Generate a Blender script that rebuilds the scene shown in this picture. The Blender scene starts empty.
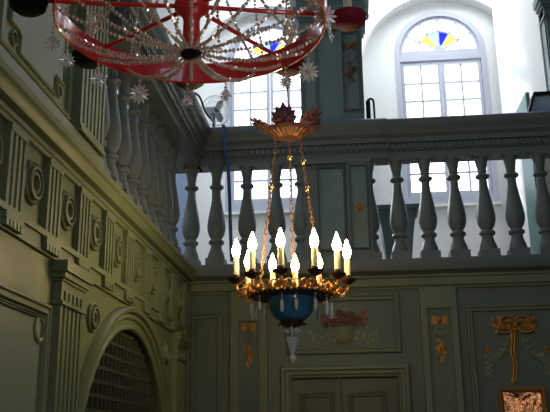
import bpy, bmesh, math, random
from mathutils import Vector, Matrix
random.seed(7)
sc = bpy.context.scene
COL = sc.collection
PI = math.pi

# ------------------------------------------------------------------ helpers
class MB:
    def __init__(self): self.v = []; self.f = []
    def add(self, vs, fs):
        n = len(self.v); self.v += [tuple(p) for p in vs]; self.f += [tuple(i + n for i in q) for q in fs]; return self
    def box(self, x0, x1, y0, y1, z0, z1):
        vs = [(x, y, z) for z in (z0, z1) for y in (y0, y1) for x in (x0, x1)]
        return self.add(vs, [(0, 2, 3, 1), (4, 5, 7, 6), (0, 1, 5, 4), (2, 6, 7, 3), (0, 4, 6, 2), (1, 3, 7, 5)])
    def lathe(self, prof, c=(0, 0, 0), seg=20, axis='z', sx=1, sy=1):
        rings = []; vs = []; fs = []
        for r, h in prof:
            rings.append(len(vs))
            for k in range(seg):
                a = 2 * PI * k / seg; x, y = r * math.cos(a) * sx, r * math.sin(a) * sy
                p = {'z': (x, y, h), 'x': (h, x, y), 'y': (x, -h, y)}[axis]
                vs.append((c[0] + p[0], c[1] + p[1], c[2] + p[2]))
        for i in range(len(rings) - 1):
            for k in range(seg):
                k2 = (k + 1) % seg
                fs.append((rings[i] + k, rings[i] + k2, rings[i + 1] + k2, rings[i + 1] + k))
        fs.append(tuple(range(seg))[::-1]); fs.append(tuple(rings[-1] + k for k in range(seg)))
        return self.add(vs, fs)
    def tube(self, pts, r, seg=6, closed=False):
        pts = [Vector(p) for p in pts]; n = len(pts); vs = []; fs = []
        rr = r if isinstance(r, (list, tuple)) else [r] * n
        up = None
        for i, p in enumerate(pts):
            if closed: d = pts[(i + 1) % n] - pts[i - 1]
            else: d = pts[min(i + 1, n - 1)] - pts[max(i - 1, 0)]
            d.normalize()
            if up is None: up = Vector((0, 0, 1)) if abs(d.z) < .9 else Vector((1, 0, 0))
            a = d.cross(up).normalized(); b = a.cross(d).normalized(); up = b
            for k in range(seg):
                t = 2 * PI * k / seg; vs.append(p + (a * math.cos(t) + b * math.sin(t)) * rr[i])
        m = n if closed else n - 1
        for i in range(m):
            j = (i + 1) % n
            for k in range(seg):
                k2 = (k + 1) % seg; fs.append((i * seg + k, i * seg + k2, j * seg + k2, j * seg + k))
        if not closed:
            fs.append(tuple(range(seg))[::-1]); fs.append(tuple((n - 1) * seg + k for k in range(seg)))
        return self.add(vs, fs)
    def ball(self, c, r, sz=1.0, seg=8):
        prof = [(r * math.sin(PI * i / 5), r * sz * -math.cos(PI * i / 5)) for i in range(6)]
        prof[0] = (r * .05, prof[0][1]); prof[-1] = (r * .05, prof[-1][1])
        return self.lathe(prof, c, seg)
    def gem(self, c, r, sz=1.0):
        x, y, z = c
        a = random.random() * 1.5; vs = []
        for k in range(5):
            t = a + 2 * PI * k / 5; vs.append((x + r * math.cos(t), y + r * math.sin(t), z))
        vs += [(x, y, z + r * sz), (x, y, z - r * sz)]
        return self.add(vs, [(k, (k + 1) % 5, 5) for k in range(5)] + [((k + 1) % 5, k, 6) for k in range(5)])
    def prism(self, poly, P, h0, h1):          # poly of (u,v); P maps (u,v,h)->xyz
        n = len(poly)
        vs = [P(u, v, h0) for u, v in poly] + [P(u, v, h1) for u, v in poly]
        return self.add(vs, [tuple(range(n))[::-1], tuple(range(n, 2 * n))] + [(i, (i + 1) % n, n + (i + 1) % n, n + i) for i in range(n)])
    def rings(self, loops, closed_end=True):
        n = len(loops[0]); vs = [p for l in loops for p in l]; fs = []
        for i in range(len(loops) - 1):
            for k in range(n):
                k2 = (k + 1) % n; fs.append((i * n + k, i * n + k2, (i + 1) * n + k2, (i + 1) * n + k))
        return self.add(vs, fs)
    def leaf(self, base, d, side, L, w, curl=0.0, up=(0, 0, 1)):
        base = Vector(base); d = Vector(d).normalized(); side = Vector(side).normalized(); up = Vector(up)
        vs = []; N = 6
        for i in range(N + 1):
            t = i / N; ww = w * (math.sin(PI * min(1, .12 + t * .88)) ** .7) * (1 if i % 2 == 0 else .82)
            c = base + d * (L * t) + up * (curl * t * t)
            nrm = side.cross(d).normalized()
            vs += [c - side * ww, c + nrm * w * .35, c + side * ww, c - nrm * w * .12]
        fs = []
        for i in range(N):
            for k in range(4):
                k2 = (k + 1) % 4; fs.append((i * 4 + k, i * 4 + k2, i * 4 + 4 + k2, i * 4 + 4 + k))
        fs += [(3, 2, 1, 0), tuple(N * 4 + k for k in range(4))]
        return self.add(vs, fs)
    def obj(self, name, mat, parent=None, smooth=35, recalc=True):
        me = bpy.data.meshes.new(name); me.from_pydata(self.v, [], self.f)
        bm = bmesh.new(); bm.from_mesh(me)
        if recalc: bmesh.ops.recalc_face_normals(bm, faces=bm.faces)
        bm.to_mesh(me); bm.free()
        if smooth:
            me.polygons.foreach_set('use_smooth', [True] * len(me.polygons))
            me.set_sharp_from_angle(angle=math.radians(smooth))
        me.materials.append(mat)
        o = bpy.data.objects.new(name, me); COL.objects.link(o)
        if parent is not None:
            o.parent = parent
            o.matrix_parent_inverse = Matrix.Translation(parent.location).inverted() if tuple(parent.location) != (0, 0, 0) else Matrix()
        return o

def tag(o, label=None, cat=None, group=None, kind=None):
    for k, v in (('label', label), ('category', cat), ('group', group), ('kind', kind)):
        if v: o[k] = v
    return o
def thing(name, loc, label, cat, group=None):
    o = bpy.data.objects.new(name, None); o.location = loc; o.empty_display_size = .05; COL.objects.link(o)
    return tag(o, label, cat, group)
def struct(o, label=None): return tag(o, label, kind='structure')

def inset(poly, d):
    n = len(poly); out = []
    area = sum(poly[i][0] * poly[(i + 1) % n][1] - poly[(i + 1) % n][0] * poly[i][1] for i in range(n))
    s = 1 if area > 0 else -1
    for i in range(n):
        p0, p1, p2 = Vector(poly[i - 1]), Vector(poly[i]), Vector(poly[(i + 1) % n])
        a = (p1 - p0).normalized(); b = (p2 - p1).normalized()
        na = Vector((-a.y, a.x)) * s; nb = Vector((-b.y, b.x)) * s
        m = (na + nb); m = m / max(.2, m.dot(na)) if m.length > 1e-6 else na
        out.append(tuple(p1 + m * d))
    return out
def rect(u0, u1, v0, v1): return [(u0, v0), (u1, v0), (u1, v1), (u0, v1)]
def moulding(mb, poly, P, prof):             # prof: (inset, height) closed back to the wall
    return mb.rings([[P(u, v, h) for u, v in inset(poly, d)] for d, h in prof])
PROF = [(0, -.004), (0, .010), (.006, .020), (.014, .022), (.020, .012), (.026, .012), (.032, .018), (.038, .018), (.044, .004), (.044, -.004)]
def prof_scale(s, h=1): return [(a * s, b * h) for a, b in PROF]

XW = -1.22; YB = 6.0
PB = lambda u, v, h: (u, YB - h, v)          # back wall: u = x
PL = lambda u, v, h: (XW + h, u, v)          # left wall: u = y
def run(mb, prof, P, u0, u1):                # extrude a (height, v) profile along u
    n = len(prof)
    vs = [P(u0, v, h) for h, v in prof] + [P(u1, v, h) for h, v in prof]
    return mb.add(vs, [tuple(range(n))[::-1], tuple(range(n, 2 * n))] + [(i, (i + 1) % n, n + (i + 1) % n, n + i) for i in range(n)])

# ------------------------------------------------------------------ materials
def mat(name, col, rough=.6, metal=0., var=.12, scale=6., bump=.0, spec=.4, emit=None, estr=0., trans=0., coat=0., worn=None, wornamt=.6):
    m = bpy.data.materials.new(name); m.use_nodes = True; nt = m.node_tree; N = nt.nodes; L = nt.links
    b = N['Principled BSDF']; b.inputs['Roughness'].default_value = rough; b.inputs['Metallic'].default_value = metal
    b.inputs['Specular IOR Level'].default_value = spec; b.inputs['Coat Weight'].default_value = coat
    b.inputs['Transmission Weight'].default_value = trans
    tc = N.new('ShaderNodeTexCoord'); no = N.new('ShaderNodeTexNoise'); no.inputs['Scale'].default_value = scale; no.inputs['Detail'].default_value = 5
    L.new(tc.outputs['Object'], no.inputs['Vector'])
    mx = N.new('ShaderNodeMix'); mx.data_type = 'RGBA'
    mx.inputs[6].default_value = (*[c * (1 - var) for c in col], 1); mx.inputs[7].default_value = (*[min(1, c * (1 + var)) for c in col], 1)
    L.new(no.outputs['Fac'], mx.inputs[0]); out = mx.outputs[2]
    if worn:
        n2 = N.new('ShaderNodeTexNoise'); n2.inputs['Scale'].default_value = scale * 3.1; n2.inputs['Detail'].default_value = 8; n2.inputs['Roughness'].default_value = .7
        L.new(tc.outputs['Object'], n2.inputs['Vector'])
        cr = N.new('ShaderNodeValToRGB'); cr.color_ramp.elements[0].position = .58; cr.color_ramp.elements[1].position = .70
        cr.color_ramp.elements[1].color = (wornamt, wornamt, wornamt, 1)
        L.new(n2.outputs['Fac'], cr.inputs[0]); m2 = N.new('ShaderNodeMix'); m2.data_type = 'RGBA'
        L.new(cr.outputs[0], m2.inputs[0]); L.new(out, m2.inputs[6]); m2.inputs[7].default_value = (*worn, 1); out = m2.outputs[2]
    L.new(out, b.inputs['Base Color'])
    if bump:
        bp = N.new('ShaderNodeBump'); bp.inputs['Strength'].default_value = bump; bp.inputs['Distance'].default_value = .01
        L.new(no.outputs['Fac'], bp.inputs['Height']); L.new(bp.outputs[0], b.inputs['Normal'])
    if emit: b.inputs['Emission Color'].default_value = (*emit, 1); b.inputs['Emission Strength'].default_value = estr
    return m
def glassmat(name, col, gloss=.12, rough=.02):
    m = bpy.data.materials.new(name); m.use_nodes = True; nt = m.node_tree; N = nt.nodes; L = nt.links
    N.remove(N['Principled BSDF']); o = N['Material Output']
    t = N.new('ShaderNodeBsdfTransparent'); t.inputs[0].default_value = (*col, 1)
    g = N.new('ShaderNodeBsdfGlossy'); g.inputs['Roughness'].default_value = rough; g.inputs[0].default_value = (1, 1, 1, 1)
    x = N.new('ShaderNodeMixShader'); x.inputs[0].default_value = gloss
    L.new(t.outputs[0], x.inputs[1]); L.new(g.outputs[0], x.inputs[2]); L.new(x.outputs[0], o.inputs['Surface'])
    return m

M = dict(
 wallpaint=mat('green_grey_wall_paint', (.105, .135, .110), .55, var=.14, scale=3, bump=.05, worn=(.15, .17, .11), wornamt=.25),
 trimpaint=mat('olive_trim_paint', (.145, .165, .10), .5, var=.12, scale=5, bump=.05, worn=(.12, .12, .07), wornamt=.3),
 leftpaint=mat('olive_grey_paint', (.165, .190, .10), .5, var=.12, scale=4, bump=.05, worn=(.11, .11, .055), wornamt=.35),
 leftfield=mat('sage_panel_paint', (.20, .235, .18), .55, var=.1, scale=3),
 balpaint=mat('grey_green_baluster_paint', (.115, .140, .150), .5, var=.15, scale=8, bump=.05, worn=(.15, .11, .085), wornamt=.35),
 teal=mat('dark_teal_and_daylit_green', (.14, .20, .205), .45, var=.18, scale=7, worn=(.14, .19, .17), wornamt=.3),  # pillar and pedestal: the green paint with daylight blue mixed into its colour
 board=mat('teal_board_paint', (.09, .21, .20), .5),
 white=mat('white_lime_plaster', (.82, .83, .82), .85, var=.03, scale=4, bump=.08, worn=(.72, .70, .66), wornamt=.25),
 frame=mat('white_window_paint', (.50, .52, .60), .5, var=.06, scale=9),
 dark=mat('unlit_space_black', (.012, .012, .010), .9),
 lattice=mat('dark_brown_lattice_wood', (.055, .058, .036), .6, scale=15),
 door=mat('olive_door_paint', (.10, .105, .07), .5, var=.15, scale=5),
 gold=mat('aged_gold_leaf', (.62, .30, .07), .35, metal=.75, var=.35, scale=40, bump=.3),
 giltpaint=mat('faded_gilt_on_carving', (.36, .17, .035), .45, metal=.4, var=.35, scale=30, bump=.3),
 relief=mat('green_carved_relief_paint', (.17, .195, .12), .55, var=.25, scale=25, bump=.3),
 rust=mat('faded_red_brown_paint', (.15, .065, .035), .6, var=.4, scale=30, bump=.3),
 crowngold=mat('dull_crown_gilding', (.40, .19, .07), .4, metal=.6, var=.35, scale=40, bump=.3),
 crownred=mat('mauve_brown_gilding', (.17, .07, .075), .55, metal=.3, var=.4, scale=40, bump=.3),
 brass=mat('polished_brass', (.85, .52, .16), .22, metal=1, var=.2, scale=30),
 darkbrass=mat('dark_bronze_underside', (.10, .055, .035), .4, metal=.6, var=.4, scale=50),
 blue=mat('blue_enamel', (.06, .25, .52), .3, var=.2, scale=12, coat=.4),
 red=mat('glossy_red_lacquer', (.70, .03, .03), .28, var=.1, scale=8, coat=.6),
 darkred=mat('dark_red_lacquer', (.16, .01, .025), .6, spec=.15),
 black=mat('black_lacquer', (.012, .01, .012), .6, spec=.15),
 candle=mat('ivory_candle_sleeve', (.80, .66, .42), .5, var=.05),
 bulb=mat('lit_flame_bulb', (1, .8, .5), .3, emit=(1, .75, .36), estr=75),
 frosted=mat('cream_frosted_bulb', (.80, .70, .52), .35),
 bead=mat('clear_rose_crystal', (1.0, .64, .54), .22, metal=.15, coat=1., spec=1, var=.35, scale=90),
 crystal=mat('clear_cut_crystal', (1, .97, .97), .12, metal=.15, trans=.1, coat=1., spec=1, var=.05),
 cable=mat('black_cable_rubber', (.02, .022, .03), .6),
 bluecable=mat('blue_webbing', (.03, .07, .24), .6),
 paleblue=mat('pale_blue_paint_and_shade', (.42, .55, .78), .5),
 wire=mat('grey_fan_wire', (.45, .46, .48), .4, metal=.6),
 navy=mat('navy_plastic', (.02, .035, .10), .4),
 amber=mat('orange_label_plastic', (.75, .30, .16), .4),
 floor=mat('dark_plank_floor', (.10, .065, .04), .5, var=.3, scale=3),
 ceil=mat('grey_ceiling_plaster', (.30, .32, .28), .9),
 roomwall=mat('green_room_wall', (.12, .14, .11), .7),
 mirror=mat('rippled_mirror_foil', (.34, .17, .10), .05, metal=1, var=.3, scale=16, bump=.09),
 clearglass=glassmat('clear_window_glass', (.97, .98, 1)),
 yglass=glassmat('yellow_stained_glass', (1, .80, .25)),
 bglass=glassmat('blue_stained_glass', (.08, .10, .75)),
 cglass=glassmat('pale_aqua_stained_glass', (.45, .78, .85)),
 pglass=glassmat('pale_pink_stained_glass', (.95, .82, .90)),
)

# ------------------------------------------------------------------ setting shell
struct(MB().box(-2.9, 3.4, -3.2, 8.0, -.1, 0).obj('floor', M['floor'], smooth=0))
struct(MB().box(-2.9, 3.4, -3.2, 8.0, 6.7, 6.8).obj('ceiling', M['ceil'], smooth=0))
struct(MB().box(3.2, 3.4, -3.2, 8.0, 0, 6.7).obj('wall_right', M['roomwall'], smooth=0))
struct(MB().box(-2.9, 3.2, -3.2, -3.0, 0, 6.7).obj('wall_rear', M['roomwall'], smooth=0))
struct(MB().box(-2.9, -2.7, -3.0, 8.0, 0, 6.7).obj('wall_gallery_left', M['white'], smooth=0))
# gallery floors (behind the balustrades)
g = MB(); g.box(-1.30, 3.2, 6.16, 7.7, 2.80, 2.895); g.box(-2.7, -1.42, 3.9, 7.7, 2.80, 2.895)
struct(g.obj('floor_gallery', M['floor'], smooth=0))

def arch_pts(c, r, zs, n=28): return [(c + r * math.cos(PI * i / n), zs + r * math.sin(PI * i / n)) for i in range(n + 1)]
def arched_wall(mb, u0, u1, v0, v1, P, h0, h1, ops):
    """slab between h0 and h1 with arched openings (cu, r, vspring, vbottom)"""
    cur = u0
    for cu, r, vs_, vb in sorted(ops):
        mb.prism(rect(cur, cu - r, v0, v1), P, h0, h1)
        if vb > v0: mb.prism(rect(cu - r, cu + r, v0, vb), P, h0, h1)
        pts = arch_pts(cu, r, vs_)
        for i in range(len(pts) - 1):
            a, b = pts[i], pts[i + 1]
            mb.prism([(b[0], b[1]), (a[0], a[1]), (a[0], v1), (b[0], v1)], P, h0, h1)
        cur = cu + r
    mb.prism(rect(cur, u1, v0, v1), P, h0, h1)
    return mb

# gallery window wall: outer skin with window openings, inner skin with wide niches
PW = lambda u, v, h: (u, 7.7 - h, v)
WIN = [(-.75, .455, 5.44, 3.84), (1.0, .455, 5.44, 3.84)]
w = MB(); arched_wall(w, -2.7, 3.2, 0, 6.7, PW, -.14, 0, WIN)
arched_wall(w, -2.7, 3.2, 0, 6.7, PW, 0, .14, [(-.75, .80, 5.2, 2.9), (1.0, .82, 5.2, 2.9)])
wg = struct(w.obj('wall_gallery_back', M['white'], smooth=30))
s = MB(); s.prism([(1.533, 7.56), (1.60, 6.11), (1.75, 6.11), (1.75, 7.56)], lambda u, v, h: (u, v, h), 2.9, 6.7)
struct(s.obj('wall_gallery_side', M['white'], smooth=0))

def window(n, cx, lab):
    root = bpy.data.objects.new('window_%d' % n, None); root.location = (cx, 7.74, 3.84); COL.objects.link(root); struct(root, lab)
    F = M['frame']; P = lambda u, v, h: (cx + u, 7.74 - h, v)
    zs = 5.44; mb = MB(); n_ = 32
    def band(r0, r1, h0, h1, z=zs, flo=None):
        o = arch_pts(0, r1, z, n_); i = arch_pts(0, r0, z, n_)
        for k in range(n_): mb.prism([i[k], o[k], o[k + 1], i[k + 1]], P, h0, h1)
    band(.405, .456, -.06, .05); band(.375, .41, -.04, .025)
    for sx in (-1, 1):
        a, b = sorted((sx * .405, sx * .456)); mb.prism(rect(a, b, 3.84, zs), P, -.06, .05)
    mb.prism(rect(-.456, .456, 3.80, 3.90), P, -.06, .06)
    mb.prism(rect(-.456, .456, 5.345, 5.40), P, -.05, .045); mb.prism(rect(-.42, .42, 5.40, 5.465), P, -.04, .03)
    mb.obj('window_frame', F, root)
    # fanlight bars
    mb = MB(); zc = 5.465
    mb.prism([(.055 * math.cos(PI * k / 10), zc + .055 * math.sin(PI * k / 10)) for k in range(11)], P, -.02, .03)
    for k in range(1, 6):
        a = PI * k / 6; c, s_ = math.cos(a), math.sin(a); q = .0075
        mb.prism([(.05 * c - q * s_, zc + .05 * s_ + q * c), (.05 * c + q * s_, zc + .05 * s_ - q * c), (.38 * c + q * s_, zc + .37 * s_ - q * c), (.38 * c - q * s_, zc + .37 * s_ + q * c)], P, -.015, .015)
    o = arch_pts(0, .228, zc, 24); i = arch_pts(0, .215, zc, 24)
    for k in range(24): mb.prism([i[k], o[k], o[k + 1], i[k + 1]], P, -.015, .015)
    mb.obj('fanlight_bars', F, root)
    cols = ['pglass', 'yglass', 'bglass', 'cglass', 'yglass', 'clearglass']
    for k in range(6):
        a0, a1 = PI * k / 6 + .03, PI * (k + 1) / 6 - .03
        pts = [(.212 * math.cos(a0 + (a1 - a0) * j / 6), zc + .212 * math.sin(a0 + (a1 - a0) * j / 6)) for j in range(7)] + [(.06 * math.cos(a1), zc + .06 * math.sin(a1)), (.06 * math.cos(a0), zc + .06 * math.sin(a0))]
        nm = {'pglass': 'pale_pink_pane', 'yglass': 'yellow_pane', 'bglass': 'blue_pane', 'cglass': 'aqua_pane', 'clearglass': 'clear_pane'}[cols[k]]
        MB().prism(pts, P, -.003, .003).obj(nm, M[cols[k]], root, smooth=0)
        pts = [(.375 * math.cos(a0 + (a1 - a0) * j / 8), zc + .365 * math.sin(a0 + (a1 - a0) * j / 8)) for j in range(9)] + [(.230 * math.cos(a1 - (a1 - a0) * j / 6), zc + .230 * math.sin(a1 - (a1 - a0) * j / 6)) for j in range(7)]
        MB().prism(pts, P, -.003, .003).obj('fanlight_pane', M['clearglass'], root, smooth=0)
    for sx in (-1, 1):
        c = MB(); x0, x1 = (-.40, -.003) if sx < 0 else (.003, .40)
        z0, z1 = 3.90, 5.345
        c.prism(rect(x0, x0 + .032, z0, z1), P, -.02, .03); c.prism(rect(x1 - .032, x1, z0, z1), P, -.02, .03)
        c.prism(rect(x0 + .032, x1 - .032, z0, z0 + .05), P, -.02, .03); c.prism(rect(x0 + .032, x1 - .032, z1 - .045, z1), P, -.02, .03)
        xm = (x0 + x1) / 2; c.prism(rect(xm - .010, xm + .010, z0 + .05, z1 - .045), P, -.012, .018)
        rows = 7
        for r_ in range(1, rows):
            z = z0 + .05 + (z1 - z0 - .095) * r_ / rows; c.prism(rect(x0 + .032, x1 - .032, z - .010, z + .010), P, -.012, .015)
        co = c.obj('casement', F, root)
        MB().prism(rect(x0 + .02, x1 - .02, z0 + .03, z1 - .03), P, -.004, .001).obj('glass', M['clearglass'], co, smooth=0)
        if sx > 0: MB().box(cx + .012, cx + .03, 7.695, 7.71, 4.5, 4.6).obj('handle', M['darkbrass'], co)
    # sill of the stained wall below
    MB().box(cx - .47, cx + .47, 7.66, 7.73, 3.785, 3.81).obj('window_sill', M['white'], root, smooth=0)
window(1, WIN[0][0], 'left arched window of the gallery behind the central pier')
window(2, WIN[1][0], 'right arched window of the gallery with stained glass fan')

# ------------------------------------------------------------------ wall_back (below gallery)
wb = MB(); D0, D1, DT = -.45, .315, 2.075
wb.box(-1.22, D0, 6.0, 6.15, 0, 2.9); wb.box(D1, 3.2, 6.0, 6.15, 0, 2.9); wb.box(D0, D1, 6.0, 6.15, DT, 2.9)
wall_back = struct(wb.obj('wall_back', M['wallpaint'], smooth=0))
tr = MB()
moulding(tr, rect(-1.19, -.955, .95, 2.548), PB, prof_scale(.95))
moulding(tr, rect(.822, 1.95, .95, 2.557), PB, prof_scale(1.1))
moulding(tr, rect(-.485, .352, 2.228, 2.662), PB, prof_scale(1.15))
moulding(tr, rect(2.3, 3.1, .95, 2.557), PB, prof_scale(1.1))
tr.obj('panel_moulding', M['trimpaint'], wall_back)
# entablature of back wall and gallery base
ent = struct(thing('trim_2', (0.2, 5.95, 2.69), 'long olive and grey moulded cornice under the far gallery balustrade', None))
e = MB(); run(e, [(-.02, 2.69), (.022, 2.69), (.022, 2.70), (.038, 2.712), (.038, 2.765), (.050, 2.772), (.050, 2.785), (-.02, 2.785)], PB, -1.19, 3.2)
e.obj('fascia', M['trimpaint'], ent)
e = MB(); run(e, [(-.02, 2.785), (.03, 2.785), (.045, 2.80), (.085, 2.812), (.092, 2.822), (.092, 2.90), (.070, 2.905), (-.02, 2.905)], PB, -1.19, 3.2)
e.obj('plinth_band', M['balpaint'], ent)
# pilasters with recessed panels on the lower wall
def wall_pilaster(u0, u1, i0, i1, top, label):
    t = thing('panelled_pilaster', (u0, YB - .03, 0), label, 'pilaster')
    m = MB(); P = PB
    m.prism(rect(u0, i0, 0, 2.69), P, 0, .036); m.prism(rect(i1, u1, 0, 2.69), P, 0, .036); m.prism(rect(i0, i1, top, 2.69), P, 0, .036)
    m.prism(rect(i0, i1, 0, .9), P, 0, .036)
    m.obj('shaft', M['trimpaint'], t)
    m = MB(); m.prism(rect(i0, i1, .9, top), P, 0, .012); m.obj('recessed_panel', M['wallpaint'], t)
    return t
wall_pilaster(-.893, -.622, -.832, -.683, 2.485, 'olive flat pilaster with sunk panel left of the door')
wall_pilaster(.497, .757, .543, .712, 2.54, 'olive flat pilaster with sunk panel right of the door')
# door
dr = struct(thing('door_1', (-.07, 6.0, 0), 'olive double door below the flower basket panel', None))
f = MB(); prf = [(0, -.004), (0, .03), (.012, .045), (.03, .045), (.04, .032), (.062, .030), (.07, .018), (.083, .014), (.083, -.06)]
poly = rect(-.530, .397, -.3, 2.148)
moulding(f, poly, PB, prf); f.obj('door_frame', M['trimpaint'], dr)
for x0, x1, q0, q1 in ((D0 + .002, -.095, -.398, -.142), (-.091, D1 - .002, -.046, .225)):
    lf = MB().box(x0, x1, 6.03, 6.07, .0, 2.07).obj('door_leaf', M['door'], dr, smooth=0)
    m = MB(); PD = lambda u, v, h: (u, 6.03 - h, v)
    for z0, z1 in ((.2, .85), (.95, 1.962)): moulding(m, rect(q0, q1, z0, z1), PD, prof_scale(.8, .7))
    m.obj('panel_moulding', M['door'], lf)
    if x0 > -.3: MB().lathe([(.02, 0), (.012, .02), (.026, .04), (.02, .065), (.004, .07)], (x0 + .035, 6.03, 1.05), 12, 'y').obj('handle', M['brass'], lf)

# ------------------------------------------------------------------ wall_left
wl = MB(); AC, AR, AZ = 4.44, .885, 1.335
arched_wall(wl, -3.0, 6.15, 0, 2.43, PL, -.20, 0, [(AC, AR, AZ, 0)])
wl.prism(rect(-3.0, 6.0, 2.43, 2.895), PL, -.20, 0)
wl.prism(rect(-3.0, 3.255, 2.895, 6.7), PL, -.20, 0); wl.prism(rect(3.255, 3.34, 2.895, 6.7), PL, -.20, -.09); wl.prism(rect(3.34, 3.745, 2.895, 6.7), PL, -.20, 0)
wall_left = struct(wl.obj('wall_left', M['leftpaint'], smooth=30))
struct(MB().box(-1.60, -1.42, 3.4, 5.5, 0, 2.6).obj('dark_backing_behind_arch', M['dark'], smooth=0))  # black sheet stands for the unlit space behind the lattice
m = MB()
moulding(m, rect(.9, 3.185, .9, 2.155), PL, prof_scale(1.1))
moulding(m, rect(.95, 3.13, .95, 2.10), PL, prof_scale(.35))
m.obj('panel_moulding', M['leftpaint'], wall_left)
m = MB(); m.prism(rect(.96, 3.12, .96, 2.09), PL, 0, .006); m.obj('panel_field', M['leftfield'], wall_left, smooth=0)
m = MB(); poly = [(2.70, 3.03), (3.085, 3.03), (3.085, 3.10), (3.10, 3.115), (3.185, 3.115), (3.185, 6.2), (2.60, 6.2), (2.60, 3.115), (2.685, 3.115), (2.70, 3.10)]
moulding(m, poly, PL, prof_scale(.32, .6)); moulding(m, rect(2.50, 3.25, 2.985, 6.3), PL, prof_scale(.5))
for c in ((2.652, 3.072), (3.133, 3.072)):
    m.lathe([(.030, -.002), (.030, .009), (.026, .011), (.022, .009), (.022, -.002)], (XW, c[0], c[1]), 20, 'x')
m.lathe([(.055, -.002), (.055, .012), (.045, .016), (.036, .012), (.036, -.002)], (XW, 3.085, 2.045), 20, 'x')
moulding(m, rect(1.6, 2.42, 2.985, 6.3), PL, prof_scale(.8))
m.obj('notched_moulding', M['leftpaint'], wall_left)
m = MB(); m.prism(inset(poly, .02), PL, 0, .005); m.obj('panel_field', M['leftfield'], wall_left, smooth=0)

# arch moulding
am = struct(thing('trim_3', (XW, AC, 0), 'moulded olive arch surround on the left wall around the dark lattice', None))
m = MB(); pf = [(0, -.01), (0, .012), (.012, .02), (.03, .02), (.04, .012), (.07, .012), (.082, .03), (.10, .034), (.115, .02), (.125, .045), (.15, .05), (.165, .03), (.165, -.004)]
pts = [(AC + math.cos(PI * k / 40), AZ + math.sin(PI * k / 40)) for k in range(41)]
loops = []
for d, h in pf:
    r = AR - .004 + d * .76; loops.append([PL(AC + r, 0, h)] + [PL(AC + r * math.cos(PI * k / 40), AZ + r * math.sin(PI * k / 40), h) for k in range(41)] + [PL(AC - r, 0, h)])
nl = len(loops[0]); vs = [p for l in loops for p in l]; fs = []
for i in range(len(loops) - 1):
    for k in range(nl - 1): fs.append((i * nl + k, i * nl + k + 1, (i + 1) * nl + k + 1, (i + 1) * nl + k))
m.add(vs, fs); m.obj('archivolt', M['leftpaint'], am)
# lattice grille
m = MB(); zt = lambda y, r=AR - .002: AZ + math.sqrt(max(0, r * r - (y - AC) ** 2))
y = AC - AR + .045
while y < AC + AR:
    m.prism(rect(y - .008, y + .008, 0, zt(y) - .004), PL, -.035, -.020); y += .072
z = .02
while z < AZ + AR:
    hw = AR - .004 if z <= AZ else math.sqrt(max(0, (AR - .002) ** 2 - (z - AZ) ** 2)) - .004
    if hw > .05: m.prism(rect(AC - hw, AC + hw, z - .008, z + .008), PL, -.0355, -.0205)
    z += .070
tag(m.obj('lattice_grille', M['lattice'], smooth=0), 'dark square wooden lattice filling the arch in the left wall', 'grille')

# fluted pilasters
def fluted(name, u0, u1, z0, z1, proj, label, n=5, cap=None, base=True, P=PL, matl='leftpaint'):
    t = thing(name, P((u0 + u1) / 2, z0, 0), label, 'pilaster')
    m = MB(); wd = (u1 - u0); fl = wd / (n + .9) * .46; gp = (wd - n * fl) / (n + 1); dp = .011
    m.prism(rect(u0, u1, z0, z1), P, -.002, proj - dp)
    pr = lambda a, b, va, vb: m.prism(rect(a, b, va, vb), P, proj - dp, proj)
    u = u0
    for k in range(n + 1): pr(u, u + gp, z0, z1); u += gp + fl
    u = u0 + gp
    for k in range(n): pr(u, u + fl, z0, z0 + .05); pr(u, u + fl, z1 - .035, z1); u += gp + fl
    m.obj('fluted_shaft', M[matl], t)
    if cap:
        m = MB()
        for a, b, q in cap: m.prism(rect(u0 - q, u1 + q, a, b), P, -.002, proj + q)
        m.obj('capital', M[matl], t)
    if base:
        m = MB(); m.prism(rect(u0 - .012, u1 + .012, z0 - .0, z0 + .02), P, -.002, proj + .012); m.prism(rect(u0 - .006, u1 + .006, z0 + .02, z0 + .035), P, -.002, proj + .006); m.obj('base', M[matl], t)
    return t
CAP = [(2.165, 2.18, .012), (2.262, 2.275, .008), (2.275, 2.30, .018), (2.30, 2.345, .030)]
fluted('fluted_pilaster', 3.222, 3.508, 0, 2.262, .038, 'olive fluted pilaster on the lower left wall, left of the arch', cap=CAP)
fluted('fluted_pilaster', 5.50, 5.78, 0, 2.262, .038, 'olive fluted pilaster on the lower left wall, in the corner right of the arch', cap=CAP)
fluted('fluted_pilaster', 3.34, 3.69, 2.975, 6.6, .032, 'tall fluted pilaster on the upper left wall beside the side balustrade', n=6)

# spandrel rosettes
def rosette_mb(c, r, P):
    m = MB(); x, y, z = P(c[0], c[1], 0)
    m.lathe([(r, -.002), (r, .014), (r * .93, .020), (r * .84, .010), (r * .78, .010), (r * .74, .028), (r * .64, .030), (r * .58, .014), (r * .52, .014), (r * .48, .024), (r * .38, .024), (r * .32, .002), (.002, .002)], (x, y, z), 28, 'x')
    return m
tag(rosette_mb((3.735, 2.185), .07, PL).obj('round_boss', M['leftpaint']), 'ringed round boss between the left fluted pilaster and the arch', 'boss', 'bosses beside the arch')
tag(rosette_mb((5.28, 2.185), .07, PL).obj('round_boss', M['leftpaint']), 'ringed round boss right of the arch, near the room corner', 'boss', 'bosses beside the arch')

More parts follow.
